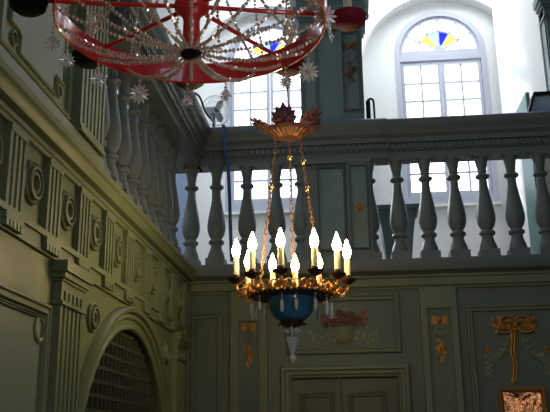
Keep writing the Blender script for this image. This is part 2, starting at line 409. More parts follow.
# left entablature
ent = struct(thing('trim_1', (XW, 3.5, 2.344), 'olive entablature of grooved blocks and round rosettes along the left wall', None))
m = MB()
run(m, [(-.01, 2.344), (.016, 2.344), (.016, 2.405), (.028, 2.405), (.028, 2.43), (-.01, 2.43)], PL, -1.0, 5.99); m.obj('architrave', M['leftpaint'], ent)
m = MB()
run(m, [(-.01, 2.735), (.018, 2.735), (.020, 2.752), (.028, 2.755), (.028, 2.775), (.003, 2.777), (.003, 2.787), (.050, 2.790), (.054, 2.803), (.062, 2.812), (.066, 2.83), (.078, 2.838), (.082, 2.862), (.070, 2.870), (.030, 2.902), (-.01, 2.905)], PL, -1.0, 5.99); m.obj('cornice', M['leftpaint'], ent)
m = MB(); m.prism(rect(-1, 3.75, 2.905, 2.975), PL, 0, .02); m.obj('plinth_band', M['leftfield'], ent)
k0 = -4
def trig():
    m = MB(); wd = .155; m.prism(rect(-wd / 2, wd / 2, 2.43, 2.735), PL, -.001, .012)
    bw = .024; gp = (wd - 4 * bw) / 3
    for k in range(4):
        u = -wd / 2 + k * (bw + gp); m.prism(rect(u, u + bw, 2.43, 2.715), PL, .012, .027)
    m.prism(rect(-wd / 2, wd / 2, 2.705, 2.735), PL, .012, .030)
    return m
tri0 = trig().obj('triglyph', M['leftpaint'], ent)
gm = MB(); gm.prism(rect(-.08, .08, 2.378, 2.404), PL, .016, .036)
for k in range(5): gm.prism(rect(-.075 + k * .032, -.053 + k * .032, 2.352, 2.378), PL, .016, .036)
gut0 = gm.obj('guttae', M['leftpaint'], ent)
ros0 = rosette_mb((0, 2.588), .088, PL).obj('rosette', M['leftpaint'], ent)
hub0 = None
first = True
for k in range(-1, 9):
    yc = 2.722 + .39 * k
    for src, off in ((tri0, 0), (gut0, 0), (ros0, .195)):
        if yc + off > 5.93: continue
        o = src if first else src.copy()
        if not first: COL.objects.link(o); o.parent = ent; o.matrix_parent_inverse = Matrix.Translation(ent.location).inverted()
        o.location = (0, yc + off, 0)
    first = False

# ------------------------------------------------------------------ balustrades
BP = [(.046, .805), (.046, .785), (.040, .775), (.034, .74), (.027, .70), (.024, .665), (.030, .655), (.043, .648), (.045, .635), (.036, .625), (.024, .615), (.024, .60), (.030, .56), (.042, .48), (.055, .40), (.063, .335), (.062, .29), (.052, .25), (.038, .225), (.036, .215), (.050, .208), (.054, .195), (.050, .182), (.040, .178), (.037, .165), (.041, .14), (.052, .11), (.058, .085), (.060, .062)]
BP = [(r * 1.12 + (.005 if z > .56 else 0), z) for r, z in BP]
def baluster_mb():
    m = MB(); m.lathe([(r, z) for r, z in BP[::-1]], (0, 0, 0), 24)
    m.box(-.072, .072, -.072, .072, 0, .062); m.box(-.055, .055, -.055, .055, .785, .81)
    return m
def rail_profile(front, back, z0=3.71):      # (outward h, z)
    return [(back, z0), (front - .10, z0), (front - .10, z0 + .045), (front - .088, z0 + .055), (front - .088, z0 + .105), (front - .06, z0 + .112), (front - .055, z0 + .145), (front - .03, z0 + .17), (front - .028, z0 + .19), (front - .012, z0 + .215), (front, z0 + .235), (front, z0 + .278), (front - .015, z0 + .29), (back, z0 + .29)]
bal_mesh = None
def balustrade(label, P, spots, u0, u1, front, back, ped=None, breaks=()):
    global bal_mesh
    t = thing('balustrade', P((u0 + u1) / 2, 2.9, 0), label, 'balustrade')
    m = MB(); run(m, rail_profile(front, back), P, u0, u1)
    for a, b, e_ in breaks: run(m, rail_profile(front + e_, back - .002, 3.7088), P, a, b)
    r = m.obj('top_rail', M['balpaint'], t)
    m = MB(); u = u0 + .03; hd = front - .088; pl = [(u0 + .02, hd - .004)]
    while u < u1 - .03:
        e_ = max([x[2] for x in breaks if x[0] < u < x[1]] + [0]); pl += [(u, hd + .001 + e_), (u, hd + .02 + e_), (u + .022, hd + .02 + e_), (u + .022, hd + .001 + e_)]; u += .042
    pl += [(u, hd - .004)]; m.prism(pl, lambda a_, b_, v_: P(a_, v_, b_), 3.772, 3.812)
    m.obj('dentils', M['balpaint'], r, smooth=0)
    for q in spots:
        if bal_mesh is None:
            o = baluster_mb().obj('baluster', M['balpaint'], t); o.matrix_parent_inverse = Matrix(); bal_mesh = o.data
        else:
            o = bpy.data.objects.new('baluster', bal_mesh); COL.objects.link(o); o.parent = t
        p = Vector(P(q, 2.903, -.03 if P is PB else -.05)); o.location = p - t.location
    if P is PL:
        for o in t.children:
            if o.name.startswith('baluster'): o.scale = (.90, .90, 1)
    return t
sp = [-1.212, -1.012, -.774, -.545, -.350] + [.170 + .215 * k for k in range(14)]
bb = balustrade('long grey-green balustrade of turned balusters across the far gallery', PB, sp, -1.19, 3.2, .115, -.15, breaks=[(-.50, .325, .02)])
sp = [3.83 + .219 * k for k in range(9)]
bl = balustrade('side balustrade of turned balusters along the left gallery, running into depth', PL, sp, 3.75, 6.15, .18, -.16)
m = MB(); m.prism(rect(3.75, 6.15, 2.895, 2.905), PL, -.16, .03); m.obj('plinth_band', M['balpaint'], bl)

# pedestal of the pier, in the balustrade
ped = thing('gallery_pedestal', (-.09, 5.95, 2.9), 'panelled pedestal with faded flower carving in the middle of the balustrade', 'pedestal')
m = MB(); m.box(-.335, .165, 5.975, 6.14, 2.905, 3.709)
m.box(.0, .182, 5.95, 5.975, 2.905, 3.709); m.box(-.345, .19, 5.94, 6.0, 2.905, 2.95); m.box(-.345, .19, 5.945, 6.0, 3.675, 3.709)
m.obj('body', M['balpaint'], ped)
m = MB(); m.box(-.215, -.02, 5.969, 5.975, 3.0, 3.64); m.box(.03, .152, 5.945, 5.95, 3.0, 3.64); m.obj('panel_field', M['teal'], ped, smooth=0)
m = MB(); PP = lambda u, v, h: (u, 5.972 - h, v); moulding(m, rect(-.225, -.012, 2.99, 3.65), PP, prof_scale(.35)); PQ = lambda u, v, h: (u, 5.95 - h, v); moulding(m, rect(.018, .162, 2.99, 3.65), PQ, prof_scale(.35)); m.obj('panel_moulding', M['balpaint'], ped)

# upper pier
def pier(x0, x1, groove, label, yb=6.34):
    t = thing('gallery_pier', ((x0 + x1) / 2, 6.0, 4.0), label, 'pillar')
    z0 = 4.0
    m = MB(); m.box(x0, x1, 5.99, yb, z0, 6.6); w = x1 - x0
    m.box(groove, x1 - .0, 5.965, 5.99, z0, 4.82)
    m.obj('shaft', M['teal'], t)
    m = MB(); P5 = lambda u, v, h: (u, 5.99 - h, v); P6 = lambda u, v, h: (u, 5.965 - h, v)
    if groove - x0 > .2:
        m.prism(rect(x0 + .115, x0 + .13, z0, 4.82), P5, 0, .012); m.prism(rect(x0, x0 + .02, z0, 4.82), P5, 0, .012)
    moulding(m, rect(groove + .022, x1 - .022, 4.10, 4.79), P6, prof_scale(.4)); m.obj('panel_moulding', M['balpaint'], t)
    m = MB()
    for a, b, q in ((4.82, 4.84, .010), (4.84, 4.90, .0), (4.90, 4.925, .015), (4.925, 4.96, .03), (4.96, 5.02, .045), (5.02, 5.10, .02), (5.10, 5.13, .05), (5.13, 5.20, .08)):
        m.box(x0 - q, x1 + q, 5.965 - q - .005, yb, a, b)
    for k in range(8): # leafy volute ends
        a = k / 8 * 2 * PI; m.ball((x1 + .045 + .014 * math.cos(a), 5.93, 4.91 + .03 * math.sin(a)), .012)
    m.obj('capital', M['teal'], t)
    return t
pier(-.335, .163, -.028, 'dark teal panelled pillar rising from the gallery rail between the two windows')
pier(1.61, 2.07, 1.62, 'dark pillar at the right edge of the picture, above the rail', 6.10)

# ------------------------------------------------------------------ carved ornaments
def blob_flower(m, c, r, P, h=.01, pet=5):
    cx, cz = c
    for k in range(pet):
        a = 2 * PI * k / pet + random.random(); x, y, z = P(cx + r * .6 * math.cos(a), cz + r * .6 * math.sin(a), h); m.ball((x, y, z), r * .48)
    x, y, z = P(cx, cz, h + r * .2); m.ball((x, y, z), r * .3)
def relief_leaf(m, c, ang, L, w, P, h=.012):
    o = Vector(P(c[0], c[1], h)); q = Vector(P(c[0] + math.cos(ang), c[1] + math.sin(ang), h)) - o; s = Vector(P(c[0] - math.sin(ang), c[1] + math.cos(ang), h)) - o
    m.leaf(o, q, s, L * 1.25, w * 1.35)
def droplet(c, label, hh, P, mats=('giltpaint', 'relief'), group='gilt flower drops on the wall pilasters', s=1.0):
    t = thing('flower_drop_carving', P(c[0], c[1], hh), label, 'carving', group)
    m = MB(); cx, cz = c
    for sx in (-1, 1):
        for k in range(3): relief_leaf(m, (cx + sx * .006, cz), PI / 2 - sx * (1.1 + .5 * k), .045 * s, .012 * s, P, hh + .006)
    m.ball(P(cx, cz, hh + .01), .014 * s); m.obj('gilt_bow', M[mats[0]], t)
    m = MB()
    for k in range(14):
        a = 2 * PI * k / 14; m.ball(P(cx + .028 * s * math.cos(a), cz - .07 * s + .028 * s * math.sin(a), hh + .006), .008 * s)
    for sx in (-1, 1): m.tube([P(cx + sx * .03 * s, cz - .03 * s - .03 * s * j, hh + .006) for j in range(4)], .004 * s)
    m.obj('wreath', M[mats[1]], t)
    m = MB()
    for k in range(12): relief_leaf(m, (cx + random.uniform(-.016, .016) * s, cz - (.12 + .011 * k) * s), -PI / 2 + random.uniform(-1.9, 1.9), .026 * s, .007 * s, P, hh + .006)
    blob_flower(m, (cx + .008, cz - .165 * s), .022 * s, P, hh + .006); blob_flower(m, (cx - .014, cz - .20 * s), .015 * s, P, hh + .006); m.obj('gilt_blossom', M[mats[0]], t)
droplet((.632, 2.452), 'gilt flower drop carved on the pilaster right of the door', .012, PB, s=1.15)
droplet((-.758, 2.44), 'gilt flower drop carved on the pilaster left of the door', .012, PB, s=1.1)
PPED = lambda u, v, h: (u, 5.945 - h, v)
t = thing('flower_carving', PPED(.09, 3.3, 0), 'small orange blossom with faded leaf carving on the balustrade pedestal', 'carving')
m = MB(); blob_flower(m, (.088, 3.315), .024, PPED, .006)
for k in range(7): relief_leaf(m, (.088, 3.315), k * .9 + .3, .036, .010, PPED, .006)
m.obj('orange_blossom', M['giltpaint'], t); m = MB()
for k in range(14): relief_leaf(m, (.09 + random.uniform(-.025, .025), 3.26 - .014 * k), -PI / 2 + 1.0 * (-1) ** k, .035, .011, PPED, .005)
m.obj('leaf_drop', M['relief'], t)
PPIER = lambda u, v, h: (u, 5.965 - h, v)
droplet((.068, 4.66), 'faded flower drop carved high on the teal pillar', .0, PPIER, ('rust', 'teal'), None, 1.25)

# bow with ribbon and garlands
t = thing('bow_garland_carving', (1.15, 5.99, 2.4), 'gilt ribbon bow with hanging tails and green garlands above the bright mirror', 'carving')
m = MB(); bx, bz = 1.16, 2.405
for sx in (-1, 1):
    for rr, ang, L in ((.045, .35, .11), (.036, -.25, .125)):
        pts = []
        for k in range(17):
            q = 2 * PI * k / 16; u = L / 2 * (1 - math.cos(q)); v = rr * math.sin(q)
            pts.append(PB(bx + sx * (u * math.cos(ang) - v * math.sin(ang)), bz + u * math.sin(ang) + v * math.cos(ang), .012 + .014 * math.sin(q / 2)))
        m.tube(pts, .009)
    for k in range(5): blob_flower(m, (bx + sx * (.045 + .024 * k), bz + .012 * k - .02 + .022 * math.sin(k * 2.2)), .021, PB, .016)
    for k in range(9): relief_leaf(m, (bx + sx * (.02 + .014 * k), bz + .03 * math.cos(k * 1.3)), (0 if sx > 0 else PI) + 1.1 * math.sin(k * 2.1), .036, .011, PB, .014)
m.ball(PB(bx, bz, .02), .024); m.obj('bow', M['giltpaint'], t)
m = MB()
for dx in (-.010, .010):
    m.tube([PB(bx - .02 + dx - .012 * k / 12 + .006 * math.sin(k * .9), bz - .02 - .37 * k / 12, .014) for k in range(13)], [.011 - .0003 * k for k in range(13)])
m.leaf(PB(bx - .05, bz - .37, .012), (0.1, 0, -1), (1, 0, 0), .045, .02); m.obj('ribbon_tails', M['giltpaint'], t)
for sx in (-1, 1):
    m = MB(); g2 = MB()
    for k in range(15):
        q = k / 14; u = bx + sx * (.03 + .165 * q); v = bz - .06 - .20 * math.sin(PI * q * .62) + .05 * q * q
        relief_leaf(m, (u, v), math.atan2(-.6 + q, sx) + .7 * (-1) ** k, .036, .011, PB, .010); m.ball(PB(u, v, .010), .009)
    ex, ez = bx + sx * .205, bz - .185
    for k in range(9): relief_leaf(m, (ex, ez - .02 * k), -PI / 2 + .8 * (-1) ** k, .036, .012, PB, .010)
    m.obj('garland', M['relief'], t)
    blob_flower(g2, (ex, ez + .01), .020, PB, .012); g2.obj('gilt_blossom', M['giltpaint'], t)

# basket of flowers over the door
t = thing('flower_basket_carving', (-.06, 5.99, 2.33), 'carved basket of red-brown flowers with leaf sprays above the door', 'carving')
m = MB(); bx = -.06
prof = [(.045, 2.305), (.048, 2.318), (.060, 2.36), (.070, 2.405), (.080, 2.432), (.068, 2.435)]
n = 20; loops = []
for r, z in prof: loops.append([PB(bx + r * math.cos(PI * k / n), z, .004 + .5 * r * math.sin(PI * k / n)) for k in range(n + 1)])
vs = [p for l in loops for p in l]; fs = [(i * (n + 1) + k, i * (n + 1) + k + 1, (i + 1) * (n + 1) + k + 1, (i + 1) * (n + 1) + k) for i in range(len(loops) - 1) for k in range(n)]
m.add(vs, fs)
for k in range(1, n, 2): m.tube([loops[i][k] for i in range(len(prof))], .005)
m.obj('basket', M['relief'], t)
m = MB(); m.tube([PB(bx + .052 * math.cos(PI * k / n), 2.328, .004 + .5 * .05 * math.sin(PI * k / n)) for k in range(n + 1)], .007); m.obj('gilt_band', M['giltpaint'], t)
m = MB()
for k in range(46):
    a = random.uniform(0, PI); r = random.uniform(.02, 1) ** .6
    blob_flower(m, (bx + .135 * r * math.cos(a), 2.44 + .115 * r * math.sin(a) - .02 * abs(math.cos(a)) * r), random.uniform(.012, .022), PB, random.uniform(.008, .022))
for sx in (-1, 1):
    for k in range(6): relief_leaf(m, (bx + sx * (.09 + .006 * k), 2.45 + .012 * k), (0.1 if sx > 0 else PI - .1) + sx * random.uniform(-.6, .6), .06, .014, PB)
m.tube([loops[4][k] for k in range(n + 1)], .006); m.obj('flowers', M['rust'], t)
m = MB()
for sx in (-1, 1):
    m.tube([PB(bx + sx * (.04 + .018 * k), 2.345 + .018 * math.sin(k * .8), .008) for k in range(12)], .005)
    for k in range(10): relief_leaf(m, (bx + sx * (.05 + .02 * k), 2.345 + .018 * math.sin(k * .88)), (0 if sx > 0 else PI) + .9 * (-1) ** k, .042, .011, PB, .008)
m.obj('leaf_sprays', M['relief'], t)

# framed mirror foil
t = thing('framed_mirror', (1.16, 5.98, 1.55), 'gilt framed mirror full of lamp reflections at the lower right edge', 'mirror')
m = MB(); moulding(m, rect(1.005, 1.322, 1.55, 1.966), PB, [(0, -.002), (0, .03), (.006, .036), (.02, .03), (.03, .015), (.03, -.002)]); m.obj('frame', M['giltpaint'], t)
MB().prism(rect(1.03, 1.297, 1.575, 1.941), PB, .002, .010).obj('mirror_glass', M['mirror'], t, smooth=0)

# ------------------------------------------------------------------ gallery bits
t = thing('tapered_bin', (.41, 6.75, 2.9), 'dark teal tapered wooden tub behind the balusters right of the pedestal', 'tub')
m = MB(); rr = lambda hw, hd, z: [(.41 - hw, 6.75 - hd, z), (.41 + hw, 6.75 - hd, z), (.41 + hw, 6.75 + hd, z), (.41 - hw, 6.75 + hd, z)]
m.rings([rr(.09, .09, 2.9), rr(.10, .10, 3.10), rr(.14, .13, 3.36), rr(.165, .15, 3.47), rr(.15, .14, 3.47), rr(.09, .09, 2.95)]); m.add(rr(.09, .09, 2.9), [(3, 2, 1, 0)]); m.obj('body', M['teal'], t, smooth=0)
m = MB(); m.rings([rr(.165, .15, 3.47), rr(.185, .17, 3.475), rr(.185, .17, 3.51), rr(.15, .14, 3.51), rr(.15, .14, 3.47)]); m.obj('rim', M['teal'], t, smooth=0)
t = thing('metal_stand', (.235, 6.5, 2.895), 'black metal stand with a looped top behind the teal pillar', 'stand')
m = MB(); m.tube([(.10, 6.5, 2.93), (.10, 6.5, 3.95), (.12, 6.5, 4.02), (.20, 6.5, 4.06), (.205, 6.5, 4.40), (.21, 6.5, 4.425), (.235, 6.5, 4.435), (.252, 6.5, 4.425), (.257, 6.5, 4.40), (.262, 6.5, 4.12), (.25, 6.5, 4.07), (.20, 6.5, 4.06)], .010); m.obj('looped_frame', M['black'], t)
m = MB(); m.box(.190, .228, 6.49, 6.51, 4.08, 4.415); m.obj('back_plate', M['black'], t)
m = MB(); m.lathe([(.10, 2.897), (.10, 2.92), (.02, 2.93)], (.05, 6.5, 0), 16); m.tube([(.05, 6.5, 2.92), (.10, 6.5, 2.94)], .012); m.obj('foot', M['black'], t)
m = MB(); m.box(1.465, 1.495, 6.24, 6.62, 2.896, 4.31)
t = m.obj('shutter_leaf', M['board'], smooth=0); tag(t, 'teal board on edge behind the last balusters on the right', 'board')
PS = lambda u, v, h: (1.465 - h, u, v)
# slanted book rest on the rail at the right edge
t = thing('book_rest', (1.50, 6.0, 4.0), 'black edged slanted book rest standing on the gallery rail at the right', 'book rest')
m = MB(); a, b = Vector((1.405, 0, 4.0)), Vector((1.465, 0, 4.185))
m.add([(1.400, 5.98, 4.001), (1.418, 5.98, 4.001), (1.482, 5.98, 4.182), (1.468, 5.98, 4.196), (1.400, 6.1, 4.001), (1.418, 6.1, 4.001), (1.482, 6.1, 4.182), (1.468, 6.1, 4.196)], [(0, 1, 2, 3), (7, 6, 5, 4), (0, 4, 5, 1), (1, 5, 6, 2), (2, 6, 7, 3), (3, 7, 4, 0)])
m.box(1.468, 1.60, 5.98, 6.1, 4.183, 4.197); m.box(1.40, 1.58, 5.98, 6.1, 4.0005, 4.008)
m.obj('edge_frame', M['black'], t, smooth=0)
m = MB(); m.add([(1.417, 6.03, 4.008), (1.58, 6.03, 4.008), (1.60, 6.03, 4.183), (1.481, 6.03, 4.183), (1.417, 6.05, 4.008), (1.58, 6.05, 4.008), (1.60, 6.05, 4.183), (1.481, 6.05, 4.183)], [(0, 1, 2, 3), (7, 6, 5, 4), (0, 4, 5, 1), (1, 5, 6, 2), (2, 6, 7, 3), (3, 7, 4, 0)]); m.obj('panel', M['paleblue'], t, smooth=0)

# wire fan
t = thing('cage_fan', (-1.12, 6.45, 2.9), 'grey wire cage fan on a pole behind the corner of the gallery rail', 'fan')
fc = Vector((-1.09, 6.42, 4.36)); ax = Vector((.35, -1, -.25)).normalized(); sx_ = ax.cross(Vector((0, 0, 1))).normalized(); uy = sx_.cross(ax)
m = MB()
for r, dz in ((.13, 0), (.125, .03), (.10, .05), (.07, .06), (.035, .065), (.125, -.03), (.09, -.05)):
    m.tube([fc + ax * dz + (sx_ * math.cos(2 * PI * k / 28) + uy * math.sin(2 * PI * k / 28)) * r for k in range(28)], .0016 if dz else .004, 4, closed=True)
for k in range(28):
    a = 2 * PI * k / 28; d = sx_ * math.cos(a) + uy * math.sin(a)
    m.tube([fc + ax * .066 + d * .02, fc + ax * .05 + d * .10, fc + d * .13, fc - ax * .05 + d * .09], .0012, 3)
m.obj('cage', M['wire'], t)
m = MB()
for k in range(3):
    a = 2 * PI * k / 3; d = sx_ * math.cos(a) + uy * math.sin(a); s_ = ax.cross(d); m.leaf(fc + d * .015, d, s_ + ax * .4, .10, .035)
m.obj('fan_blades', M['wire'], t)
m = MB(); m.tube([fc - ax * .04, fc - ax * .06, fc - ax * .13, fc - ax * .15], [.03, .048, .048, .02], 14); m.obj('motor', M['navy'], t)
m = MB(); q = fc - ax * .10; m.tube([(q.x, q.y, 2.93), (q.x, q.y, 4.33)], .012, 8); m.lathe([(.15, 0), (.15, .02), (.03, .035)], (q.x, q.y, 2.897), 20); m.obj('pole', M['black'], t)
m = MB(); m.box(-1.12, -1.03, 6.24, 6.25, 4.42, 4.43); m.obj('label_tag', M['amber'], t, smooth=0) if False else None

# cables and ribbon
m = MB(); pts = [(-1.30, 5.2, 4.02), (-1.26, 5.45, 4.03), (-1.10, 5.62, 3.97), (-1.02, 5.72, 3.93), (-.985, 5.80, 3.96), (-.995, 5.87, 4.02), (-1.06, 6.1, 4.06), (-1.12, 6.35, 4.25)]
def smooth_pts(p, n=6):
    p = [Vector(q) for q in p]; o = []
    for i in range(len(p) - 1):
        p0, p1, p2, p3 = p[max(i - 1, 0)], p[i], p[i + 1], p[min(i + 2, len(p) - 1)]
        for k in range(n):
            t_ = k / n; o.append(.5 * ((2 * p1) + (p2 - p0) * t_ + (2 * p0 - 5 * p1 + 4 * p2 - p3) * t_ * t_ + (3 * p1 - p0 - 3 * p2 + p3) * t_ ** 3))
    return o + [p[-1]]
m.tube(smooth_pts([(-1.33, 5.10, 4.005), (-1.16, 5.22, 4.012), (-1.03, 5.28, 4.0), (-1.0, 5.42, 3.93), (-.99, 5.62, 3.95), (-1.01, 5.84, 4.01), (-1.05, 6.05, 4.012), (-1.07, 6.30, 4.10)]), .008, 6)
tag(m.obj('black_cable', M['cable']), 'black cable looping over the rail corner below the fan', 'cable')
m = MB(); pts = smooth_pts([(-.945, 5.99, 4.012), (-.94, 5.872, 4.006), (-.935, 5.865, 3.96), (-.925, 5.872, 3.80), (-.905, 5.885, 3.70), (-.890, 5.89, 3.40), (-.880, 5.89, 3.10), (-.872, 5.895, 2.915)], 4)
vs = []; fs = []
for p in pts: vs += [(p.x - .013, p.y, p.z), (p.x + .013, p.y, p.z), (p.x + .013, p.y + .004, p.z + .002), (p.x - .013, p.y + .004, p.z + .002)]
for i in range(len(pts) - 1):
    for k in range(4): fs.append((i * 4 + k, i * 4 + (k + 1) % 4, i * 4 + 4 + (k + 1) % 4, i * 4 + 4 + k))
m.add(vs, fs); tag(m.obj('blue_ribbon', M['bluecable']), 'dark blue strap hanging over the rail between left balusters', 'strap')
tag(MB().box(-1.47, -1.345, 6.50, 6.54, 2.9, 4.2).obj('blue_gap_strip', M['paleblue'], smooth=0), 'pale blue upright strip added for the blue-shaded gap behind the balustrade corner', 'board')  # added strip; its colour gives the corner gap its blue shade

# ------------------------------------------------------------------ blue chandelier
CX, CY = -.293, 4.0
ch = thing('blue_bowl_chandelier', (CX, CY, 2.0), 'lit gilt chandelier with blue bowl, candle bulbs and glass prisms', 'chandelier')
def cyl(r, a, z): t_ = math.radians(a); return (CX + r * math.sin(t_), CY - r * math.cos(t_), z)
m = MB(); m.lathe([(.045, 2.182), (.070, 2.19), (.092, 2.21), (.106, 2.235), (.115, 2.265), (.118, 2.30)], (CX, CY, 0), 36); m.obj('blue_bowl', M['blue'], ch)
m = MB(); m.lathe([(.113, 2.296), (.205, 2.302), (.212, 2.312), (.205, 2.322), (.10, 2.33)], (CX, CY, 0), 48); m.lathe([(.010, 2.150), (.035, 2.155), (.06, 2.172), (.055, 2.185), (.03, 2.19)], (CX, CY, 0), 20)
for k in range(16):
    a = k * 22.5; m.leaf(cyl(.055, a, 2.180), Vector(cyl(1, a, -.9)) - Vector(cyl(0, a, 0)), Vector(cyl(1, a + 90, 0)) - Vector(cyl(0, 0, 0)), .022, .010)
m.obj('bronze_plate', M['darkbrass'], ch)
m = MB()
for k in range(44):
    a = k * 360 / 44; d = Vector(cyl(1, a, 0)) - Vector(cyl(0, a, 0)); s_ = Vector(cyl(1, a + 90, 0)) - Vector(cyl(0, 0, 0))
    m.leaf(cyl(.205, a, 2.308), d * .35 + Vector((0, 0, 1)), s_, .036, .012, curl=0)
    m.ball(cyl(.212, a + 4, 2.308), .007)
m.obj('gilt_leaf_rim', M['gold'], ch)
# upper inner ring with stylised scrolls
m = MB()
for k in range(20):
    a = k * 18 + 6; d = Vector(cyl(1, a, 0)) - Vector(cyl(0, a, 0))
    for sgn in (-1, 1):
        s_ = (Vector(cyl(1, a + 90, 0)) - Vector(cyl(0, 0, 0))) * sgn
        b0 = Vector(cyl(.215, a, 2.315)); pts = []
        for j in range(15):
            q = j / 14 * 4.6; rr = .030 * (1 - .16 * q)
            pts.append(b0 + d * (.012 + .012 * q / 4) + s_ * (.014 + rr * math.sin(q) * .8) + Vector((0, 0, .022 - rr * math.cos(q))))
        m.tube(pts, [.0055 * (1 - .04 * j) for j in range(15)], 5)
m.obj('scrollwork', M['gold'], ch)
angs = [-160, -128, -73, -41, -10, 23, 52, 85, 148, 175]
arm0 = None
for a in angs:
    a += 4.6
    d = Vector(cyl(1, a, 0)) - Vector(cyl(0, a, 0)); b = Vector((CX, CY, 0)); s_ = Vector(cyl(1, a + 90, 0)) - Vector(cyl(0, 0, 0))
    m = MB(); m.tube(smooth_pts([b + d * .195 + Vector((0, 0, 2.325)), b + d * .225 + Vector((0, 0, 2.345)), b + d * .25 + Vector((0, 0, 2.318)), b + d * .278 + Vector((0, 0, 2.325)), b + d * .281 + Vector((0, 0, 2.368))], 5), .007, 6)
    for q in (-1, 1):
        m.leaf(b + d * .262 + Vector((0, 0, 2.33)), s_ * q + Vector((0, 0, .5)), d, .045, .012)
        m.tube([b + d * (.25 + .02 * math.cos(j * .7)) + s_ * q * (.012 + .003 * j) + Vector((0, 0, 2.32 + .018 * math.sin(j * .7))) for j in range(9)], .0045, 5)
    arm = m.obj('scroll_arm', M['gold'], ch)
    c = b + d * .281
    m = MB(); m.lathe([(.006, 2.355), (.024, 2.364), (.040, 2.376), (.043, 2.384), (.036, 2.384), (.014, 2.378), (.017, 2.392), (.018, 2.40), (.014, 2.404)], (c.x, c.y, 0), 20); m.obj('drip_pan', M['darkbrass'], arm)
    m = MB(); m.lathe([(.0145, 2.390), (.0145, 2.488), (.012, 2.492)], (c.x, c.y, 0), 14); m.obj('candle_sleeve', M['candle'], arm)
    m = MB(); m.lathe([(.010, 2.489), (.015, 2.498), (.0205, 2.513), (.0215, 2.525), (.018, 2.542), (.011, 2.560), (.006, 2.577), (.001, 2.587)], (c.x, c.y, 0), 14); m.obj('flame_bulb', M['bulb'], arm)
# prisms
def prism_mb(c, L, w=.0085):
    m = MB(); x, y, z = c; m.gem((x, y, z - .008), .007); m.gem((x, y, z - .022), .006)
    m.lathe([(.002, -.03), (w * .8, -.036), (w, -.05), (w, -L + .012), (w * .5, -L), (.001, -L - .004)], (x, y, z), 6, sx=1, sy=.6); return m
for k, (r, a, L) in enumerate([(.195, -95, .10), (.20, -72, .09), (.19, -50, .075), (.165, -12, .09), (.165, 12, .08), (.195, 40, .085), (.20, 62, .10), (.20, 80, .11), (.19, 100, .10), (.165, 130, .10), (.16, 165, .085), (.165, -160, .09), (.175, -128, .10), (.19, -110, .10)]):
    prism_mb(cyl(r, a, 2.298), L).obj('glass_prism', M['crystal'], ch)
for k in range(12): pass
m = MB()
for k in range(9):
    a = k * 40; m.gem(cyl(.035, a, 2.14 - .006 * (k % 3)), .012, 1.6)
m.obj('crystal_cluster', M['crystal'], ch)
m = MB(); m.lathe([(.006, 2.148), (.010, 2.13), (.006, 2.11), (.038, 2.104), (.036, 2.090), (.025, 2.06), (.016, 2.035), (.008, 2.025), (.012, 2.020), (.019, 2.010), (.020, 1.999), (.012, 1.985), (.002, 1.975)][::-1], (CX, CY, 0), 8); m.obj('crystal_finial', M['crystal'], ch, smooth=0)
# chains
def chain_mb(p0, p1, n, r=.012, th=.0028):
    m = MB(); p0, p1 = Vector(p0), Vector(p1); d = (p1 - p0).normalized(); a = d.cross(Vector((0, 1, .1))).normalized(); b = d.cross(a)
    L = (p1 - p0).length / n
    for k in range(n):
        c = p0 + (p1 - p0) * ((k + .5) / n); s_ = a if k % 2 else b
        m.tube([c + d * math.cos(2 * PI * j / 10) * L * .66 + s_ * math.sin(2 * PI * j / 10) * r * .62 for j in range(10)], th, 5, closed=True)
    return m
for a, lab in ((-62, 0), (180, 1), (66, 2)):
    p0, p1 = Vector(cyl(.065, a, 3.155)), Vector(cyl(.168, a, 2.345))
    c = chain_mb(p0, p1, 30).obj('chain', M['crowngold'], ch)
    m = MB()
    for q in ((.2, .38) if lab == 2 else (.36,) if lab == 0 else (.12,)): m.ball(p0 + (p1 - p0) * q, .016, 1, 12)
    m.obj('gilt_ball', M['brass'], c)
# crown
m = MB(); m.lathe([(.03, 3.148), (.05, 3.143), (.078, 3.155), (.108, 3.178), (.114, 3.19), (.10, 3.195), (.05, 3.195)], (CX, CY, 0), 32); crown = m.obj('crown_canopy', M['crownred'], ch)
m = MB()
for k in range(22):
    a = k * 360 / 22; d = Vector(cyl(1, a, 0)) - Vector(cyl(0, a, 0)); s_ = Vector(cyl(1, a + 90, 0)) - Vector(cyl(0, 0, 0))
    m.leaf(cyl(.052, a, 3.142), d + Vector((0, 0, .62)), s_, .072, .0105)
m.obj('gilt_sunburst', M['crowngold'], crown)
for a, L, tilt in ((-78, .11, 1.5), (-8, .105, .25), (62, .125, 1.0), (100, .07, 1.6), (170, .09, .6), (-140, .09, .8)):
    d = Vector(cyl(1, a, 0)) - Vector(cyl(0, a, 0)); s_ = Vector(cyl(1, a + 90, 0)) - Vector(cyl(0, 0, 0)); m = MB(); u_ = (d * tilt + Vector((0, 0, 1))).normalized(); b0 = Vector(cyl(.095, a, 3.178))
    for j in range(7):
        f_ = (j - 3) * .42; m.leaf(b0 + u_ * .02, u_ * math.cos(f_) + s_ * math.sin(f_), s_ * math.cos(f_) - u_ * math.sin(f_), L * (1 - .10 * abs(j - 3)), .025)
    for j in range(9): m.ball(b0 + u_ * (.03 + .045 * random.random()) + s_ * random.uniform(-.03, .03) + Vector((0, -.01, 0)), .014)
    m.obj('acanthus_leaf', M['crownred'], crown)
m = MB(); m.tube([(CX, CY, 3.19), (CX, CY, 6.70)], .005, 6); m.obj('ceiling_cable', M['cable'], ch)

